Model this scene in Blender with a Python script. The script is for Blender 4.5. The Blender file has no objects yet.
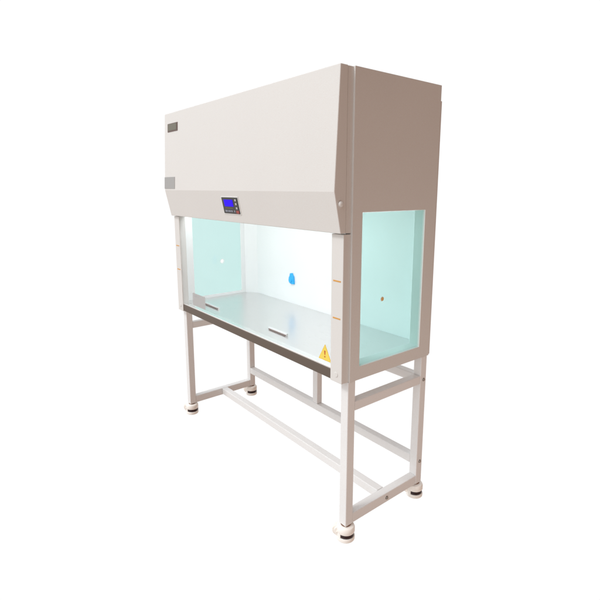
import bpy, bmesh, math
from mathutils import Vector, Matrix

scene = bpy.context.scene
COL = scene.collection
PI = math.pi

# ------------------------------------------------------------------ materials
def new_mat(name):
    m = bpy.data.materials.new(name)
    m.use_nodes = True
    nt = m.node_tree
    return m, nt, nt.nodes['Principled BSDF']

def add_surface_noise(nt, b, base, var, scale, bump, bscale, rough, rvar, fine=0.0):
    """small cloudy variation of colour and gloss plus a fine orange-peel bump"""
    tc = nt.nodes.new('ShaderNodeTexCoord')
    n1 = nt.nodes.new('ShaderNodeTexNoise')
    n1.inputs['Scale'].default_value = scale
    n1.inputs['Detail'].default_value = 5
    nt.links.new(tc.outputs['Object'], n1.inputs['Vector'])
    mix = nt.nodes.new('ShaderNodeMix'); mix.data_type = 'RGBA'
    mix.inputs[6].default_value = (*[c * (1 - var) for c in base], 1)
    mix.inputs[7].default_value = (*[min(1, c * (1 + var)) for c in base], 1)
    nt.links.new(n1.outputs['Fac'], mix.inputs[0])
    if fine > 0:
        n3 = nt.nodes.new('ShaderNodeTexNoise')
        n3.inputs['Scale'].default_value = 330; n3.inputs['Detail'].default_value = 2
        nt.links.new(tc.outputs['Object'], n3.inputs['Vector'])
        mf = nt.nodes.new('ShaderNodeMix'); mf.data_type = 'RGBA'; mf.blend_type = 'MULTIPLY'
        mf.inputs[0].default_value = 1.0
        rp = nt.nodes.new('ShaderNodeMix'); rp.data_type = 'RGBA'
        rp.inputs[6].default_value = (1 - fine, 1 - fine * 1.6, 1 - fine * 1.9, 1)
        rp.inputs[7].default_value = (1 + fine * 0.3, 1 + fine, 1 + fine * 1.2, 1)
        nt.links.new(n3.outputs['Fac'], rp.inputs[0])
        nt.links.new(mix.outputs[2], mf.inputs[6]); nt.links.new(rp.outputs[2], mf.inputs[7])
        nt.links.new(mf.outputs[2], b.inputs['Base Color'])
    else:
        nt.links.new(mix.outputs[2], b.inputs['Base Color'])
    mr = nt.nodes.new('ShaderNodeMapRange')
    mr.inputs['To Min'].default_value = rough - rvar
    mr.inputs['To Max'].default_value = rough + rvar
    nt.links.new(n1.outputs['Fac'], mr.inputs['Value'])
    nt.links.new(mr.outputs['Result'], b.inputs['Roughness'])
    n2 = nt.nodes.new('ShaderNodeTexNoise')
    n2.inputs['Scale'].default_value = bscale
    n2.inputs['Detail'].default_value = 3
    nt.links.new(tc.outputs['Object'], n2.inputs['Vector'])
    bp = nt.nodes.new('ShaderNodeBump')
    bp.inputs['Strength'].default_value = bump
    bp.inputs['Distance'].default_value = 0.002
    nt.links.new(n2.outputs['Fac'], bp.inputs['Height'])
    nt.links.new(bp.outputs['Normal'], b.inputs['Normal'])

def paint(name, base, rough=0.42, var=0.025, bump=0.16, scale=3.0, bscale=260.0, spec=0.4):
    m, nt, b = new_mat(name)
    add_surface_noise(nt, b, base, var, scale, bump, bscale, rough, 0.06, 0.055)
    b.inputs['Specular IOR Level'].default_value = spec
    return m

def plastic(name, base, rough=0.35):
    m, nt, b = new_mat(name)
    add_surface_noise(nt, b, base, 0.06, 60, 0.08, 500, rough, 0.05)
    return m

def brushed_steel(name, base, rough, stretch=(1.0, 40.0, 40.0), metallic=1.0, bump=0.05):
    m, nt, b = new_mat(name)
    tc = nt.nodes.new('ShaderNodeTexCoord')
    mp = nt.nodes.new('ShaderNodeMapping')
    mp.inputs['Scale'].default_value = stretch
    nt.links.new(tc.outputs['Object'], mp.inputs['Vector'])
    n = nt.nodes.new('ShaderNodeTexNoise')
    n.inputs['Scale'].default_value = 12; n.inputs['Detail'].default_value = 6
    nt.links.new(mp.outputs['Vector'], n.inputs['Vector'])
    mix = nt.nodes.new('ShaderNodeMix'); mix.data_type = 'RGBA'
    mix.inputs[6].default_value = (*[c * 0.97 for c in base], 1)
    mix.inputs[7].default_value = (*[min(1, c * 1.03) for c in base], 1)
    nt.links.new(n.outputs['Fac'], mix.inputs[0])
    nt.links.new(mix.outputs[2], b.inputs['Base Color'])
    mr = nt.nodes.new('ShaderNodeMapRange')
    mr.inputs['To Min'].default_value = rough - 0.02
    mr.inputs['To Max'].default_value = rough + 0.025
    nt.links.new(n.outputs['Fac'], mr.inputs['Value'])
    nt.links.new(mr.outputs['Result'], b.inputs['Roughness'])
    bp = nt.nodes.new('ShaderNodeBump')
    bp.inputs['Strength'].default_value = bump; bp.inputs['Distance'].default_value = 0.001
    nt.links.new(n.outputs['Fac'], bp.inputs['Height'])
    nt.links.new(bp.outputs['Normal'], b.inputs['Normal'])
    b.inputs['Metallic'].default_value = metallic
    return m

def tinted_glass(name, tint, gloss=0.02, vary=0.01):
    """clear sheet: light passes straight through and takes the glass colour; a weak mirror on top"""
    m = bpy.data.materials.new(name); m.use_nodes = True
    nt = m.node_tree; nt.nodes.clear()
    out = nt.nodes.new('ShaderNodeOutputMaterial')
    tr = nt.nodes.new('ShaderNodeBsdfTransparent')
    tc = nt.nodes.new('ShaderNodeTexCoord')
    n = nt.nodes.new('ShaderNodeTexNoise'); n.inputs['Scale'].default_value = 4
    nt.links.new(tc.outputs['Object'], n.inputs['Vector'])
    mix = nt.nodes.new('ShaderNodeMix'); mix.data_type = 'RGBA'
    mix.inputs[6].default_value = (*[c * (1 - vary) for c in tint], 1)
    mix.inputs[7].default_value = (*[min(1, c * (1 + vary)) for c in tint], 1)
    nt.links.new(n.outputs['Fac'], mix.inputs[0])
    nt.links.new(mix.outputs[2], tr.inputs['Color'])
    gl = nt.nodes.new('ShaderNodeBsdfGlossy'); gl.inputs['Roughness'].default_value = 0.03
    gl.inputs['Color'].default_value = (1, 1, 1, 1)
    lw = nt.nodes.new('ShaderNodeLayerWeight'); lw.inputs['Blend'].default_value = 0.5
    pw = nt.nodes.new('ShaderNodeMath'); pw.operation = 'POWER'; pw.inputs[1].default_value = 5.0
    nt.links.new(lw.outputs['Facing'], pw.inputs[0])
    ml = nt.nodes.new('ShaderNodeMath'); ml.operation = 'MULTIPLY_ADD'
    ml.inputs[1].default_value = 0.6; ml.inputs[2].default_value = gloss
    nt.links.new(pw.outputs['Value'], ml.inputs[0])
    ms = nt.nodes.new('ShaderNodeMixShader')
    nt.links.new(ml.outputs['Value'], ms.inputs['Fac'])
    nt.links.new(tr.outputs['BSDF'], ms.inputs[1])
    nt.links.new(gl.outputs['BSDF'], ms.inputs[2])
    nt.links.new(ms.outputs['Shader'], out.inputs['Surface'])
    return m

def glow(name, col, strength):
    m, nt, b = new_mat(name)
    tc = nt.nodes.new('ShaderNodeTexCoord')
    n = nt.nodes.new('ShaderNodeTexNoise'); n.inputs['Scale'].default_value = 90
    nt.links.new(tc.outputs['Object'], n.inputs['Vector'])
    mix = nt.nodes.new('ShaderNodeMix'); mix.data_type = 'RGBA'
    mix.inputs[6].default_value = (*[c * 0.85 for c in col], 1)
    mix.inputs[7].default_value = (*col, 1)
    nt.links.new(n.outputs['Fac'], mix.inputs[0])
    nt.links.new(mix.outputs[2], b.inputs['Emission Color'])
    b.inputs['Emission Strength'].default_value = strength
    b.inputs['Base Color'].default_value = (*[c * 0.1 for c in col], 1)
    b.inputs['Roughness'].default_value = 0.4
    b.inputs['Specular IOR Level'].default_value = 0.1
    return m

PAINT = (0.70, 0.68, 0.655)
M_CASE = paint('white_powder_coat', PAINT)
M_STAND = paint('white_stand_paint', (0.805, 0.80, 0.795), rough=0.32, var=0.03, scale=9)
M_INNER = paint('white_inner_steel', (0.91, 0.925, 0.925), rough=0.35, bump=0.08)
M_TOP = brushed_steel('brushed_worktop_steel', (0.80, 0.79, 0.785), 0.28, bump=0.003)
M_APRON = brushed_steel('apron_steel_with_reflection', (0.155, 0.122, 0.098), 0.5, metallic=0.55)  # dark reflection of the surroundings is put into the base colour
M_LIP = brushed_steel('bright_edge_steel', (0.9, 0.9, 0.89), 0.25)
M_CHROME = brushed_steel('handle_chrome', (0.93, 0.93, 0.93), 0.28, stretch=(8, 8, 8))
M_HANDLE_SHADE = plastic('handle_shade_colour', (0.17, 0.12, 0.105), 0.5)  # dark colour standing in for the shade beneath the handle bars
M_ZINC = brushed_steel('zinc_bolt', (0.45, 0.43, 0.4), 0.35, stretch=(30, 30, 30))
M_GLASS = tinted_glass('green_side_glass', (0.780, 0.926, 0.912))
M_SASH = tinted_glass('clear_sash_glass', (0.988, 0.994, 0.995), gloss=0.012, vary=0.003)
M_BLUE = plastic('blue_socket_plastic', (0.004, 0.47, 1.0))
M_BRASS = plastic('brass_plug', (0.78, 0.47, 0.17), 0.35)
M_WHITEP = plastic('white_port_plastic', (0.82, 0.82, 0.8))
M_ORANGE = plastic('orange_mark_tape', (0.66, 0.32, 0.06), 0.5)
M_YELLOW = plastic('yellow_warning_vinyl', (0.86, 0.66, 0.10), 0.4)
M_YEDGE = plastic('amber_warning_border', (0.78, 0.52, 0.07), 0.4)
M_REDINK = plastic('red_warning_ink', (0.55, 0.10, 0.02), 0.5)
M_SILVER = brushed_steel('silver_label_foil', (0.48, 0.48, 0.475), 0.5, stretch=(20, 20, 20), metallic=0.35)
M_PLATE = brushed_steel('grey_plate_foil', (0.385, 0.38, 0.37), 0.5, stretch=(20, 20, 20), metallic=0.35)
M_SILVEREDGE = plastic('label_border_ink', (0.42, 0.42, 0.415), 0.5)
M_BADGE = brushed_steel('olive_badge_metal', (0.15, 0.138, 0.10), 0.45, stretch=(4, 40, 40), metallic=0.3)
M_BADGERIM = plastic('brown_badge_rim', (0.12, 0.075, 0.06), 0.5)
M_PANEL = plastic('charcoal_keypad', (0.045, 0.044, 0.043), 0.5)
M_SCREEN = glow('blue_lcd', (0.03, 0.0, 1.0), 1.0)
M_BTN = plastic('grey_button', (0.45, 0.44, 0.42), 0.45)
M_REDBTN = plastic('red_button', (0.33, 0.06, 0.05), 0.45)
M_OLIVE = plastic('olive_print', (0.16, 0.13, 0.04), 0.5)
M_PRINT = plastic('pale_print', (0.24, 0.26, 0.32), 0.5)
M_CREAM = plastic('cream_caster_body', (0.93, 0.90, 0.85), 0.4)
M_WHEEL = plastic('beige_nylon_wheel', (0.88, 0.83, 0.76), 0.45)
M_DIAL = plastic('dark_maroon_dial', (0.022, 0.006, 0.008), 0.4)
M_STEM = plastic('brown_caster_stem', (0.22, 0.12, 0.08), 0.5)
M_TUBE = glow('lit_fluorescent_tube', (0.95, 1.0, 1.03), 7.5)

# ------------------------------------------------------------------ mesh helpers
def finish(name, bm, mat, parent=None, bevel=0.0, seg=2, smooth=True, angle=40):
    bmesh.ops.recalc_face_normals(bm, faces=bm.faces[:])
    me = bpy.data.meshes.new(name)
    bm.to_mesh(me); bm.free()
    mats = mat if isinstance(mat, (list, tuple)) else [mat]
    for m in mats: me.materials.append(m)
    if smooth:
        for p in me.polygons: p.use_smooth = True
        me.set_sharp_from_angle(angle=math.radians(angle))
    o = bpy.data.objects.new(name, me)
    COL.objects.link(o)
    if parent is not None:
        o.parent = parent
        # every mesh is written in world metres; keep it there under a moved parent
        root = parent
        off = Vector((0, 0, 0))
        while root is not None:
            off += root.location
            root = root.parent
        o.location = -off
    if bevel > 0:
        b = o.modifiers.new('edge_rounding', 'BEVEL')
        b.width = bevel; b.segments = seg; b.limit_method = 'ANGLE'
        b.angle_limit = math.radians(35); b.harden_normals = True
    return o

def add_box(bm, x0, x1, y0, y1, z0, z1, mi=0):
    v = [bm.verts.new((x, y, z)) for x in (x0, x1) for y in (y0, y1) for z in (z0, z1)]
    for f in ((0, 1, 3, 2), (4, 6, 7, 5), (0, 4, 5, 1), (2, 3, 7, 6), (0, 2, 6, 4), (1, 5, 7, 3)):
        bm.faces.new([v[i] for i in f]).material_index = mi

def box(name, dims, mat, parent, bevel=0.002, seg=2):
    bm = bmesh.new(); add_box(bm, *dims)
    return finish(name, bm, mat, parent, bevel, seg)

def add_prism_x(bm, prof, x0, x1, mi=0):
    """closed (y, z) outline pulled along x"""
    a = [bm.verts.new((x0, y, z)) for y, z in prof]
    b = [bm.verts.new((x1, y, z)) for y, z in prof]
    n = len(prof)
    bm.faces.new(a).material_index = mi
    bm.faces.new(b[::-1]).material_index = mi
    for i in range(n):
        j = (i + 1) % n
        bm.faces.new((a[i], b[i], b[j], a[j])).material_index = mi

def add_cyl(bm, c, axis, r, h, n=32, r2=None, mi=0):
    """cylinder standing on c, along axis"""
    axis = Vector(axis).normalized()
    t = Vector((0, 0, 1)) if abs(axis.z) < 0.9 else Vector((1, 0, 0))
    u = axis.cross(t).normalized(); w = axis.cross(u)
    c = Vector(c); r2 = r if r2 is None else r2
    a = [bm.verts.new(c + r * (math.cos(2*PI*k/n) * u + math.sin(2*PI*k/n) * w)) for k in range(n)]
    b = [bm.verts.new(c + h * axis + r2 * (math.cos(2*PI*k/n) * u + math.sin(2*PI*k/n) * w)) for k in range(n)]
    bm.faces.new(a[::-1]).material_index = mi
    bm.faces.new(b).material_index = mi
    for k in range(n):
        bm.faces.new((a[k], a[(k+1) % n], b[(k+1) % n], b[k])).material_index = mi

def add_lathe(bm, c, prof, n=36, a0=0.0, a1=2*PI, close=True):
    """(r, z) profile turned round the vertical through c; a part turn gets flat end caps"""
    full = abs(a1 - a0 - 2*PI) < 1e-6
    m = n if full else n + 1
    rings = []
    for k in range(m):
        a = a0 + (a1 - a0) * k / n
        rings.append([bm.verts.new((c[0] + r * math.cos(a), c[1] + r * math.sin(a), c[2] + z)) for r, z in prof])
    q = len(prof)
    for k in range(n):
        p0, p1 = rings[k], rings[(k + 1) % m]
        for i in range(q if close else q - 1):
            j = (i + 1) % q
            bm.faces.new((p0[i], p1[i], p1[j], p0[j]))
    if not full and close:
        bm.faces.new(rings[0]); bm.faces.new(rings[-1][::-1])

def add_tube(bm, pts, r, n=12):
    pts = [Vector(p) for p in pts]
    rings = []
    for i, p in enumerate(pts):
        d = (pts[min(i+1, len(pts)-1)] - pts[max(i-1, 0)]).normalized()
        t = Vector((0, 1, 0)) if abs(d.y) < 0.9 else Vector((1, 0, 0))
        u = d.cross(t).normalized(); w = d.cross(u)
        rings.append([bm.verts.new(p + r * (math.cos(2*PI*k/n) * u + math.sin(2*PI*k/n) * w)) for k in range(n)])
    for a, b in zip(rings, rings[1:]):
        for k in range(n):
            bm.faces.new((a[k], a[(k+1) % n], b[(k+1) % n], b[k]))
    bm.faces.new(rings[0][::-1]); bm.faces.new(rings[-1])

def empty(name, loc, label, cat):
    o = bpy.data.objects.new(name, None)
    COL.objects.link(o)
    o.location = loc
    o.empty_display_size = 0.1
    o['label'] = label; o['category'] = cat
    return o

# ------------------------------------------------------------------ measured sizes (metres)
H = 0.75                      # half width of the case
YT, ZT = -0.0264, 1.9185      # hood, top front edge
YF, ZF = -0.0488, 1.4901      # hood, fold
YB, ZB = -0.0165, 1.3403      # hood, bottom front edge
YS, YD = 0.0363, 0.5316       # side panel, front and rear edge
Z0 = 0.7583                   # underside of the case
YW0, YW1, ZW0, ZW1 = 0.0871, 0.4613, 0.8123, 1.4148   # side opening outside
YI0, YI1, ZI0, ZI1 = 0.100, 0.4393, 0.826, 1.4148     # and inside
XI = 0.7149                   # inner face of the side walls
ZWT, ZWB = 0.8070, 0.7604     # worktop top, apron bottom
YBK = 0.5246                  # inner back wall
XG = 0.7445                   # side glass, inner face
XF = 0.7446                   # hood and posts sit a little inside the side panels

# ================================================================== CABINET
cab = empty('laminar_flow_cabinet', (0, 0.25, Z0),
            'wide white clean bench with lit glazed chamber and blue screen, standing on the tubular frame', 'clean bench')

# --- side panels with the window opening
def side_panel(s):
    bm = bmesh.new()
    def loop(x, r):
        y0, y1, z0, z1 = r
        return [bm.verts.new((s * x, y, z)) for y, z in ((y0, z0), (y1, z0), (y1, z1), (y0, z1))]
    oo = loop(H + 0.0028, (YS, YD, Z0, ZT)); oh = loop(H + 0.0028, (YW0, YW1, ZW0, ZW1))
    io = loop(XI, (YS, YD, Z0, ZT)); ih = loop(XI, (YI0, YI1, ZI0, ZI1))
    for a, b in ((oo, oh), (oh, ih), (ih, io), (io, oo)):
        for k in range(4):
            j = (k + 1) % 4
            f = bm.faces.new((a[k], a[j], b[j], b[k]))
            if a is oh or a is ih: f.material_index = 1
    p = finish('side_panel', bm, [M_CASE, M_INNER], cab, 0.0014, 2)
    # glass set nearly flush with the outer face
    bm = bmesh.new()
    xs = sorted((s * XG, s * (XG + 0.005)))
    yc, zc = (0.212, 1.067) if s > 0 else (0.315, 1.031)
    y0, y1, z0, z1 = YW0 + 0.0015, YW1 - 0.0015, ZW0 + 0.0015, ZW1 - 0.0015
    if s > 0:
        add_box(bm, xs[0], xs[1], y0, y1, z0, z1)
    else:           # the far pane has an open round port
        n, rh = 32, 0.0130
        rings = []
        for x in xs:
            inner, outer = [], []
            for k in range(n):
                a = 2 * PI * k / n + PI / 4
                cy, sz = math.cos(a), math.sin(a)
                inner.append(bm.verts.new((x, yc + rh * cy, zc + rh * sz)))
                q = max(abs(cy), abs(sz))
                ty, tz = cy / q, sz / q
                outer.append(bm.verts.new((x, yc + ty * ((y1 - yc) if ty > 0 else (yc - y0)),
                                           zc + tz * ((z1 - zc) if tz > 0 else (zc - z0)))))
            rings.append((inner, outer))
        (ia, oa), (ib, ob) = rings
        for k in range(n):
            j = (k + 1) % n
            bm.faces.new((ia[k], ia[j], oa[j], oa[k])); bm.faces.new((ib[k], ib[j], ob[j], ob[k]))
            bm.faces.new((ia[k], ia[j], ib[j], ib[k])); bm.faces.new((oa[k], oa[j], ob[j], ob[k]))
    g = finish('window_pane', bm, M_GLASS, p, 0, smooth=False)
    bm = bmesh.new()
    if s > 0:       # thin pale washer with the brass plug
        add_cyl(bm, (XG + 0.0051, yc, zc), (1, 0, 0), 0.0095, 0.0008, 28)
        finish('port_washer', bm, M_WHITEP, p, 0.0003)
        bm = bmesh.new()
        add_cyl(bm, (XG + 0.0060, yc, zc), (1, 0, 0), 0.0076, 0.0025, 24, 0.0068)
        finish('port_plug', bm, M_BRASS, p, 0.0006)
    else:           # slim ring round the open port
        rr = [(0.0130, 0.0002), (0.0148, 0.0002), (0.0148, 0.0016), (0.0130, 0.0016)]
        rings = [[bm.verts.new((-XG + h, yc + r * math.cos(2*PI*k/32), zc + r * math.sin(2*PI*k/32))) for k in range(32)] for r, h in rr]
        for i in range(4):
            a_, b_ = rings[i], rings[(i + 1) % 4]
            for k in range(32):
                bm.faces.new((a_[k], a_[(k+1) % 32], b_[(k+1) % 32], b_[k]))
        finish('port_ring', bm, M_WHITEP, p, 0)
    return p
side_panel(1); side_panel(-1)

# --- top, rear, floor of the case and inner walls
box('top_panel', (-XI + 0.001, XI - 0.001, YS + 0.001, YD - 0.001, ZT - 0.012, ZT - 0.002), M_CASE, cab)
box('rear_panel', (-XI + 0.001, XI - 0.001, YBK + 0.003, YD - 0.0005, Z0 + 0.001, ZT - 0.014), M_CASE, cab, 0.001)
box('rear_cover', (-H + 0.0015, H - 0.0015, YD + 0.0006, YD + 0.0135, Z0 + 0.002, 1.8585), M_CASE, cab, 0.002)
box('base_pan', (-XI + 0.001, XI - 0.001, 0.012, YBK, Z0 + 0.0005, Z0 + 0.012), M_CASE, cab, 0.001)
bm = bmesh.new()
CX, CY = 0.645, 0.470          # slanted rear corners of the chamber
pl = [(-XI + 0.0006, CY), (-CX, YBK), (CX, YBK), (XI - 0.0006, CY),
      (XI - 0.0006, CY + 0.004), (CX + 0.001, YBK + 0.0025), (-CX - 0.001, YBK + 0.0025), (-XI + 0.0006, CY + 0.004)]
lo = [bm.verts.new((x, y, ZWT - 0.002)) for x, y in pl]
hi = [bm.verts.new((x, y, 1.452)) for x, y in pl]
for k in range(8):
    j = (k + 1) % 8
    bm.faces.new((lo[k], lo[j], hi[j], hi[k]))
finish('chamber_back_wall', bm, M_INNER, cab, 0.0, angle=20)
box('air_diffuser', (-XI + 0.001, XI - 0.001, YS + 0.002, YBK, 1.452, 1.468), M_INNER, cab, 0.001)
bm = bmesh.new()
add_cyl(bm, (-0.69, 0.085, 1.428), (1, 0, 0), 0.013, 1.38, 24)
finish('fluorescent_tube', bm, M_TUBE, cab, 0.001)

# --- hood: bent front cover with side returns
bm = bmesh.new()
add_prism_x(bm, [(0.010, ZT), (YT, ZT), (YF, ZF), (YB, ZB), (0.010, ZB)], -XF - 0.0008, XF + 0.0008)
hood = finish('hood', bm, M_CASE, cab, 0.003, 3, angle=9)
box('hood_frame', (-XF, XF, 0.0102, YS + 0.004, ZB + 0.0005, ZT - 0.0015), M_CASE, cab, 0.0015)
bm = bmesh.new()
rr = [(0.0105, 0.0), (0.0105, 0.004), (0.0092, 0.0075), (0.0062, 0.0102), (0.0002, 0.0112)]
rings = [[bm.verts.new((XF + 0.0006 + h, -0.0195 + r * math.cos(2*PI*k/24), 1.447 + r * math.sin(2*PI*k/24))) for k in range(24)] for r, h in rr]
for a_, b_ in zip(rings, rings[1:]):
    for k in range(24):
        bm.faces.new((a_[k], a_[(k+1) % 24], b_[(k+1) % 24], b_[k]))
bm.faces.new(rings[-1]); bm.faces.new(rings[0][::-1])
finish('hood_button', bm, M_CASE, cab, 0.001)

# --- posts beside the sash with their height marks
for s in (1, -1):
    xa, xb = sorted((s * 0.6790, s * XF))
    p = box('front_post', (xa, xb, 0.0, YS + 0.004, Z0 - 0.001, ZB - 0.004), M_CASE, cab, 0.0025, 3)
    for z in (1.160, 1.0155):
        box('height_mark', (s * 0.712 - 0.021, s * 0.712 + 0.021, -0.0008, 0.001, z - 0.0027, z + 0.0027), M_ORANGE, p, 0)
    bm = bmesh.new()
    add_cyl(bm, (s * 0.713, 0.0, 0.789), (0, -1, 0), 0.011, 0.0022, 28, 0.0095)
    finish('screw_cap', bm, M_CASE, p, 0.0008)

# --- worktop: steel tray, bright rolled front lip, apron with a dark reflection coloured in, lift-out handles
XW = 0.6785
wt = box('worktop', (-XI + 0.001, XI - 0.001, 0.0365, YBK - 0.001, ZWT - 0.012, ZWT), M_TOP, cab, 0.0008)
box('front_lip', (-XW, XW, 0.0045, 0.0355, ZWT - 0.007, ZWT + 0.0005), M_LIP, wt, 0.002)
box('apron', (-XW, XW, 0.0031, 0.0115, ZWB, ZWT - 0.0072), M_APRON, wt, 0.0012)
def bar_handle(x0, x1, y):
    bm = bmesh.new()
    z0 = ZWT
    add_box(bm, x0, x1, y - 0.0045, y + 0.0045, z0 + 0.0012, z0 + 0.0140, 0)
    for x in (x0 + 0.006, x1 - 0.006):
        add_cyl(bm, (x, y, z0 + 0.0002), (0, 0, 1), 0.0042, 0.003, 16)
        add_cyl(bm, (x, y, z0 + 0.0002), (0, 0, 1), 0.007, 0.0022, 20, 0.006)
    hd = finish('lift_handle', bm, M_CHROME, wt, 0.0015)
    box('handle_shade_strip', (x0 + 0.004, x1 - 0.004, y - 0.0062, y - 0.0047, z0 + 0.0010, z0 + 0.0070), M_HANDLE_SHADE, hd, 0.0004)  # dark strip added to imitate the shade under the bar
bar_handle(-0.568, -0.405, 0.098)
bar_handle(0.098, 0.252, 0.106)

# --- sash glass with its two stickers
sash = box('sash_glass', (-XW, XW, 0.006, 0.011, ZWT + 0.002, ZB - 0.003), M_SASH, cab, 0)
bm = bmesh.new()
def tri_plate(bm, xc, zb, w, h, y0, y1, mi):
    pr = [(-w/2, 0), (w/2, 0), (w*0.02, h), (-w*0.02, h)]
    a = [bm.verts.new((xc + x, y0, zb + z)) for x, z in pr]
    b = [bm.verts.new((xc + x, y1, zb + z)) for x, z in pr]
    bm.faces.new(a).material_index = mi; bm.faces.new(b[::-1]).material_index = mi
    for i in range(4):
        j = (i + 1) % 4
        bm.faces.new((a[i], b[i], b[j], a[j])).material_index = mi
tri_plate(bm, 0.641, 0.825, 0.078, 0.066, 0.0052, 0.0058, 1)
tri_plate(bm, 0.641, 0.8278, 0.068, 0.0575, 0.0046, 0.0051, 0)
# the exclamation mark
a = [(-0.0045, 0.866), (0.0045, 0.866), (0.0022, 0.848), (-0.0022, 0.848)]
f0 = [bm.verts.new((0.641 + x, 0.0042, z)) for x, z in a]
f1 = [bm.verts.new((0.641 + x, 0.0045, z)) for x, z in a]
bm.faces.new(f0).material_index = 2
for i in range(4):
    bm.faces.new((f0[i], f1[i], f1[(i+1) % 4], f0[(i+1) % 4])).material_index = 2
add_cyl(bm, (0.641, 0.0045, 0.8405), (0, -1, 0), 0.0036, 0.0003, 16, mi=2)
finish('warning_sticker', bm, [M_YELLOW, M_YEDGE, M_REDINK], sash, 0, smooth=False)
bm = bmesh.new()
add_box(bm, -0.547, -0.390, 0.0052, 0.0057, 0.823, 0.897, 0)
add_box(bm, -0.528, -0.502, 0.0047, 0.0051, 0.876, 0.888, 1)
add_box(bm, -0.498, -0.470, 0.0047, 0.0051, 0.879, 0.886, 1)
finish('silver_label', bm, [M_SILVER, M_SILVEREDGE], sash, 0, smooth=False)

# --- blue capped socket on the chamber's rear wall
bm = bmesh.new()
ol = [(0.022 * math.cos(2*PI*k/20), 0.0135 * math.sin(2*PI*k/20)) for k in range(20)]
def blob(bm, pts, xc, zc, y0, y1, k=0.86):
    a = [bm.verts.new((xc + x, y0, zc + z)) for x, z in pts]
    b = [bm.verts.new((xc + x, y1 + 0.004, zc + z)) for x, z in pts]
    c = [bm.verts.new((xc + x * k, y1, zc + z * k)) for x, z in pts]
    n = len(pts)
    bm.faces.new(a)
    bm.faces.new(c[::-1])
    for i in range(n):
        j = (i + 1) % n
        bm.faces.new((a[i], b[i], b[j], a[j])); bm.faces.new((b[i], c[i], c[j], b[j]))
pts = [(-.011, .037), (.005, .039), (.011, .028), (.021, .019), (.0235, -.003), (.025, -.0265), (.004, -.030),
       (-.017, -.025), (-.0255, -.007), (-.0215, .013), (-.013, .024)]
blob(bm, pts, -0.259, 0.958, YBK - 0.0002, YBK - 0.014, 0.88)
blob(bm, [(x * 0.62, z) for x, z in ol if abs(z) < 1], -0.260, 0.951, YBK - 0.0125, YBK - 0.021, 0.8)
finish('socket', bm, M_BLUE, cab, 0.0015)

# --- control panel on the slanted fascia (u along x, v up the slope, w out of it)
ex = Vector((1, 0, 0))
ev = Vector((0, YF - YB, ZF - ZB)).normalized()
ew = ex.cross(ev).normalized()
if ew.y > 0: ew = -ew
tv = ((1.459 + 1.383) / 2 - ZB) / (ZF - ZB)
FO = Vector((0.0, YB + (YF - YB) * tv, ZB + (ZF - ZB) * tv))
def slant_box(bm, u0, u1, v0, v1, w0, w1, mi=0):
    vs = [bm.verts.new(FO + ex * u + ev * v + ew * w) for u in (u0, u1) for v in (v0, v1) for w in (w0, w1)]
    for f in ((0, 1, 3, 2), (4, 6, 7, 5), (0, 4, 5, 1), (2, 3, 7, 6), (0, 2, 6, 4), (1, 5, 7, 3)):
        bm.faces.new([vs[i] for i in f]).material_index = mi
bm = bmesh.new(); slant_box(bm, -0.074, 0.074, -0.039, 0.039, 0.0004, 0.004)
cp = finish('control_panel', bm, M_PANEL, cab, 0.0008)
bm = bmesh.new(); slant_box(bm, -0.054, 0.028, -0.004, 0.029, 0.0041, 0.0052)
finish('screen', bm, M_SCREEN, cp, 0.0006)
for v in (0.027, 0.009, -0.011):
    bm = bmesh.new(); slant_box(bm, 0.049, 0.063, v - 0.005, v + 0.005, 0.0041, 0.0062)
    finish('button', bm, M_BTN, cp, 0.001)
bm = bmesh.new(); slant_box(bm, 0.045, 0.071, -0.036, -0.022, 0.0041, 0.0058)
rb = finish('button', bm, M_REDBTN, cp, 0.001)
rb['label'] = 'red power button'
bm = bmesh.new(); slant_box(bm, -0.052, 0.020, -0.0135, -0.0105, 0.0041, 0.0044)
finish('printed_strip', bm, M_OLIVE, cp, 0, smooth=False)
bm = bmesh.new()
for u0, u1 in ((-0.058, -0.040), (-0.036, -0.028), (-0.024, -0.008), (-0.003, 0.010), (0.024, 0.034)):
    slant_box(bm, u0, u1, -0.031, -0.022, 0.0041, 0.0044)
finish('printed_legend', bm, M_PRINT, cp, 0, smooth=False)
# thin pale bezel round the keypad
bm = bmesh.new()
for u0, u1, v0, v1 in ((-0.079, 0.079, 0.0392, 0.0435), (-0.079, 0.079, -0.0435, -0.0392),
                       (-0.079, -0.0742, -0.0391, 0.0391), (0.0742, 0.079, -0.0391, 0.0391)):
    slant_box(bm, u0, u1, v0, v1, 0.0003, 0.0022)
finish('bezel', bm, M_WHITEP, cp, 0.0005)

# --- badge and silver plate on the hood front
eh = Vector((0, YT - YF, ZT - ZF)).normalized()
nh = ex.cross(eh).normalized()
if nh.y > 0: nh = -nh
def hood_box(bm, x0, x1, z0, z1, w0, w1, mi=0):
    def P(x, z, w):
        t = (z - ZF) / (ZT - ZF)
        return Vector((x, YF + (YT - YF) * t, z)) + nh * w
    vs = [bm.verts.new(P(x, z, w)) for x in (x0, x1) for z in (z0, z1) for w in (w0, w1)]
    for f in ((0, 1, 3, 2), (4, 6, 7, 5), (0, 4, 5, 1), (2, 3, 7, 6), (0, 2, 6, 4), (1, 5, 7, 3)):
        bm.faces.new([vs[i] for i in f]).material_index = mi
bm = bmesh.new()
hood_box(bm, -0.698, -0.566, 1.8145, 1.8600, 0.0003, 0.0022, 1)
hood_box(bm, -0.692, -0.578, 1.8215, 1.8570, 0.0023, 0.0030, 0)
finish('badge', bm, [M_BADGE, M_BADGERIM], cab, 0.0004)
bm = bmesh.new()
hood_box(bm, -0.7445, -0.603, 1.498, 1.564, 0.0003, 0.0018, 0)
finish('silver_plate', bm, [M_PLATE], cab, 0.0004)

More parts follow.
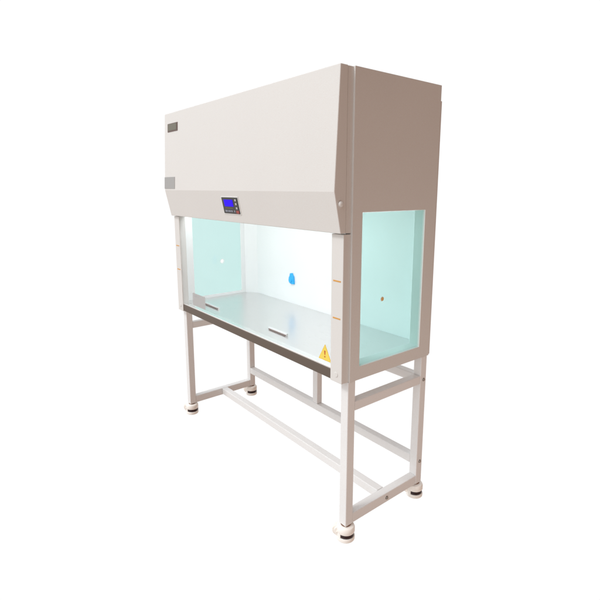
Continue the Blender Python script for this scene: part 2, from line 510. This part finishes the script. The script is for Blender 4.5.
# ================================================================== STAND
XL0, XL1 = 0.7080, 0.7490
YF0, YF1 = 0.0320, 0.0725
YR0, YR1 = 0.4870, 0.5280
ZL = 0.1230
GROUND = 0.052
stand = empty('support_stand', (0, 0.28, GROUND),
              'white square tube stand on four cream casters carrying the glazed cabinet', 'stand')
EDGE = 0.0035
for s in (1, -1):
    xa, xb = sorted((s * XL0, s * XL1))
    for y0, y1 in ((YF0, YF1), (YR0, YR1)):
        box('leg', (xa, xb, y0, y1, ZL, Z0 - 0.0005), M_STAND, stand, EDGE, 3)
    xc, xd = sorted((s * (XL0 + 0.0008), s * (XL1 - 0.0008)))
    box('end_rail', (xc, xd, YF1, YR0, 0.1238, 0.1690), M_STAND, stand, EDGE, 3)
    box('end_rail', (xc, xd, YF1, YR0, 0.6280, 0.6680), M_STAND, stand, EDGE, 3)
box('foot_rail', (-XL0, XL0, 0.2645, 0.3050, 0.1290, 0.1690), M_STAND, stand, EDGE, 3)
box('rear_rail', (-XL0, XL0, YR0 + 0.0008, YR1 - 0.0008, 0.2180, 0.2590), M_STAND, stand, EDGE, 3)
box('rear_rail', (-XL0, XL0, YR0 + 0.0008, YR1 - 0.0008, 0.6270, 0.6670), M_STAND, stand, EDGE, 3)
box('rear_upright', (-0.019, 0.022, YR0 + 0.0016, YR1 - 0.0016, 0.2592, 0.6268), M_STAND, stand, EDGE, 3)
for y, z in ((0.284, 0.146), (0.510, 0.236), (0.510, 0.645)):
    bm = bmesh.new()
    add_cyl(bm, (XL1 - 0.0006, y, z), (1, 0, 0), 0.0085, 0.0012, 20)
    add_cyl(bm, (XL1 + 0.0007, y, z), (1, 0, 0), 0.0062, 0.0042, 6, 0.0056)
    finish('bolt', bm, M_ZINC, stand, 0.0004)

# levelling casters: cream housing with a slot that shows the dark dial, side wheel, stem
def caster_parts(cx, cy):
    zb = GROUND
    bm = bmesh.new()
    a0, a1 = math.radians(-80), math.radians(64)       # the slot opens towards +x
    lowp = [(0.0004, 0.0), (0.0345, 0.0), (0.0385, 0.003), (0.0390, 0.013), (0.0375, 0.0185), (0.0004, 0.0185)]
    add_lathe(bm, (cx, cy, zb), lowp, 48)
    upp = [(0.0004, 0.0360), (0.0375, 0.0360), (0.0388, 0.039), (0.0385, 0.056), (0.0355, 0.0630), (0.0290, 0.0665), (0.0004, 0.0665)]
    add_lathe(bm, (cx, cy, zb), upp, 48)
    # solid back of the housing beside the slot
    add_lathe(bm, (cx, cy, zb), [(0.022, 0.0175), (0.0380, 0.0175), (0.0380, 0.0370), (0.022, 0.0370)], 26, a1, a0 + 2*PI)
    # cheek that carries the wheel
    d = Vector((-0.80, -0.60, 0)).normalized()
    ax = Vector((0.60, -0.80, 0)).normalized()
    add_cyl(bm, Vector((cx, cy, zb + 0.039)) + d * 0.026 - ax * 0.021, ax, 0.0205, 0.042, 32)
    h = finish('caster', bm, M_CREAM, stand, 0.0014)
    bm = bmesh.new()
    add_lathe(bm, (cx, cy, zb), [(0.0004, 0.0192), (0.0340, 0.0192), (0.0352, 0.0215), (0.0352, 0.0335), (0.0340, 0.0354), (0.0004, 0.0354)], 44)
    finish('dial', bm, M_DIAL, h, 0)
    bm = bmesh.new()
    c = Vector((cx, cy, zb + 0.0365)) + d * 0.0315
    add_cyl(bm, c - ax * 0.012, ax, 0.0255, 0.024, 40)
    add_cyl(bm, c + ax * 0.012, ax, 0.0085, 0.012, 20, 0.007)
    finish('wheel', bm, M_WHEEL, h, 0.005, 3)
    bm = bmesh.new()
    add_cyl(bm, (cx, cy, zb + 0.0662), (0, 0, 1), 0.0215, ZL - zb - 0.0662 + 0.001, 28)
    finish('stem', bm, M_STEM, h, 0.0008)
    return h
first = caster_parts(0.7285, 0.0523)
for x, y in ((0.7285, 0.5075), (-0.7285, 0.0523), (-0.7285, 0.5075)):
    c = first.copy(); COL.objects.link(c)
    c.location = first.location + Vector((x - 0.7285, y - 0.0523, 0))
    for ch in first.children:
        k = ch.copy(); COL.objects.link(k); k.parent = c

# ================================================================== LIGHT
# lamp over the chamber (the lit tubes under the hood)
ld = bpy.data.lights.new('chamber_lamp', 'AREA')
ld.shape = 'RECTANGLE'; ld.size = 1.40; ld.size_y = 0.13
ld.energy = 2.1; ld.color = (0.95, 1.0, 1.05)
lo_ = bpy.data.objects.new('chamber_lamp', ld); COL.objects.link(lo_)
lo_.location = (0, 0.115, 1.445)

# key: added area light, high in front so the case shades the rear rails
kd = bpy.data.lights.new('key_lamp', 'AREA')
kd.shape = 'DISK'; kd.size = 5.0
kd.energy = 1620.0; kd.color = (1.0, 1.0, 1.0)
ko = bpy.data.objects.new('key_lamp', kd); COL.objects.link(ko)
ko.location = (-2.4, -12.4, 16.2)
ko.rotation_euler = (Vector((0, 0.2, 1.0)) - ko.location).to_track_quat('-Z', 'Y').to_euler()

# added area light standing in for floor bounce on the right: the lower part of the right-hand side is a little lighter than its top
fd = bpy.data.lights.new('bounce_fill', 'AREA')
fd.shape = 'RECTANGLE'; fd.size = 1.2; fd.size_y = 0.5
fd.energy = 6.0; fd.color = (1.0, 0.97, 0.93)
fo = bpy.data.objects.new('bounce_fill', fd); COL.objects.link(fo)
fo.location = (2.3, 0.15, 0.35)
fo.rotation_euler = (Vector((0.75, 0.28, 0.6)) - fo.location).to_track_quat('-Z', 'Y').to_euler()

# surroundings: light made up by direction, white at back and left, dim warm on the right
w = bpy.data.worlds.new('World'); scene.world = w; w.use_nodes = True
nt = w.node_tree; nt.nodes.clear()
N = nt.nodes.new; L = nt.links.new
out = N('ShaderNodeOutputWorld'); bg = N('ShaderNodeBackground')
tc = N('ShaderNodeTexCoord'); sep = N('ShaderNodeSeparateXYZ')
L(tc.outputs['Generated'], sep.inputs[0])
def ramp(sock, a, b):
    m = N('ShaderNodeMapRange'); m.interpolation_type = 'SMOOTHSTEP'
    m.inputs['From Min'].default_value = a; m.inputs['From Max'].default_value = b
    L(sock, m.inputs['Value']); return m.outputs['Result']
def mixc(f, a, b):
    m = N('ShaderNodeMix'); m.data_type = 'RGBA'
    L(f, m.inputs[0])
    for i, c in ((6, a), (7, b)):
        if isinstance(c, tuple): m.inputs[i].default_value = (*c, 1)
        else: L(c, m.inputs[i])
    return m.outputs[2]
elev = ramp(sep.outputs['Z'], -0.35, 0.45)
front = mixc(elev, (0.69, 0.615, 0.57), (1.34, 1.38, 1.42))
right = mixc(elev, (0.43, 0.285, 0.215), (0.185, 0.072, 0.028))
f_front = ramp(sep.outputs['Y'], -0.02, -0.30)
ymin = N('ShaderNodeMath'); ymin.operation = 'MINIMUM'; ymin.inputs[1].default_value = 0.0
L(sep.outputs['Y'], ymin.inputs[0])
xr = N('ShaderNodeMath'); xr.operation = 'MULTIPLY_ADD'; xr.inputs[1].default_value = 0.55
L(ymin.outputs[0], xr.inputs[0]); L(sep.outputs['X'], xr.inputs[2])
f_right = ramp(xr.outputs[0], 0.05, 0.35)          # the bright front reaches round the near right corner
back = mixc(ramp(sep.outputs['Z'], 0.50, 0.85), (1.02, 1.02, 1.02), (0.55, 0.55, 0.56))   # dimmed overhead to tone down upward faces
col = mixc(f_right, mixc(f_front, back, front), right)
L(col, bg.inputs['Color']); bg.inputs['Strength'].default_value = 1.0
L(bg.outputs[0], out.inputs['Surface'])

# ================================================================== CAMERA
yaw, pitch, roll = 0.8837, -0.1841, 0.0025
Fv = Vector((-math.sin(yaw) * math.cos(pitch), math.cos(yaw) * math.cos(pitch), math.sin(pitch)))
Rv = Vector((math.cos(yaw), math.sin(yaw), 0))
Uv = Rv.cross(Fv)
R2 = math.cos(roll) * Rv + math.sin(roll) * Uv
U2 = -math.sin(roll) * Rv + math.cos(roll) * Uv
cd = bpy.data.cameras.new('camera')
cam = bpy.data.objects.new('camera', cd); COL.objects.link(cam)
m3 = Matrix((R2, U2, -Fv)).transposed()
cam.matrix_world = Matrix.Translation((1.9924, -1.1776, 1.5017)) @ m3.to_4x4()
cd.sensor_width = 36.0; cd.sensor_fit = 'HORIZONTAL'
cd.lens = 36.0 * 471.6475 / 600.0
cd.shift_x = (300 - 310.8431) / 600.0
cd.shift_y = (276.2635 - 300) / 600.0
cd.clip_start = 0.05; cd.clip_end = 100
scene.camera = cam

scene.render.engine = 'CYCLES'
scene.cycles.use_denoising = True
scene.cycles.max_bounces = 12
scene.cycles.transparent_max_bounces = 24
scene.view_settings.view_transform = 'Standard'
scene.view_settings.look = 'None'
scene.view_settings.exposure = 0.0
scene.view_settings.gamma = 1.0
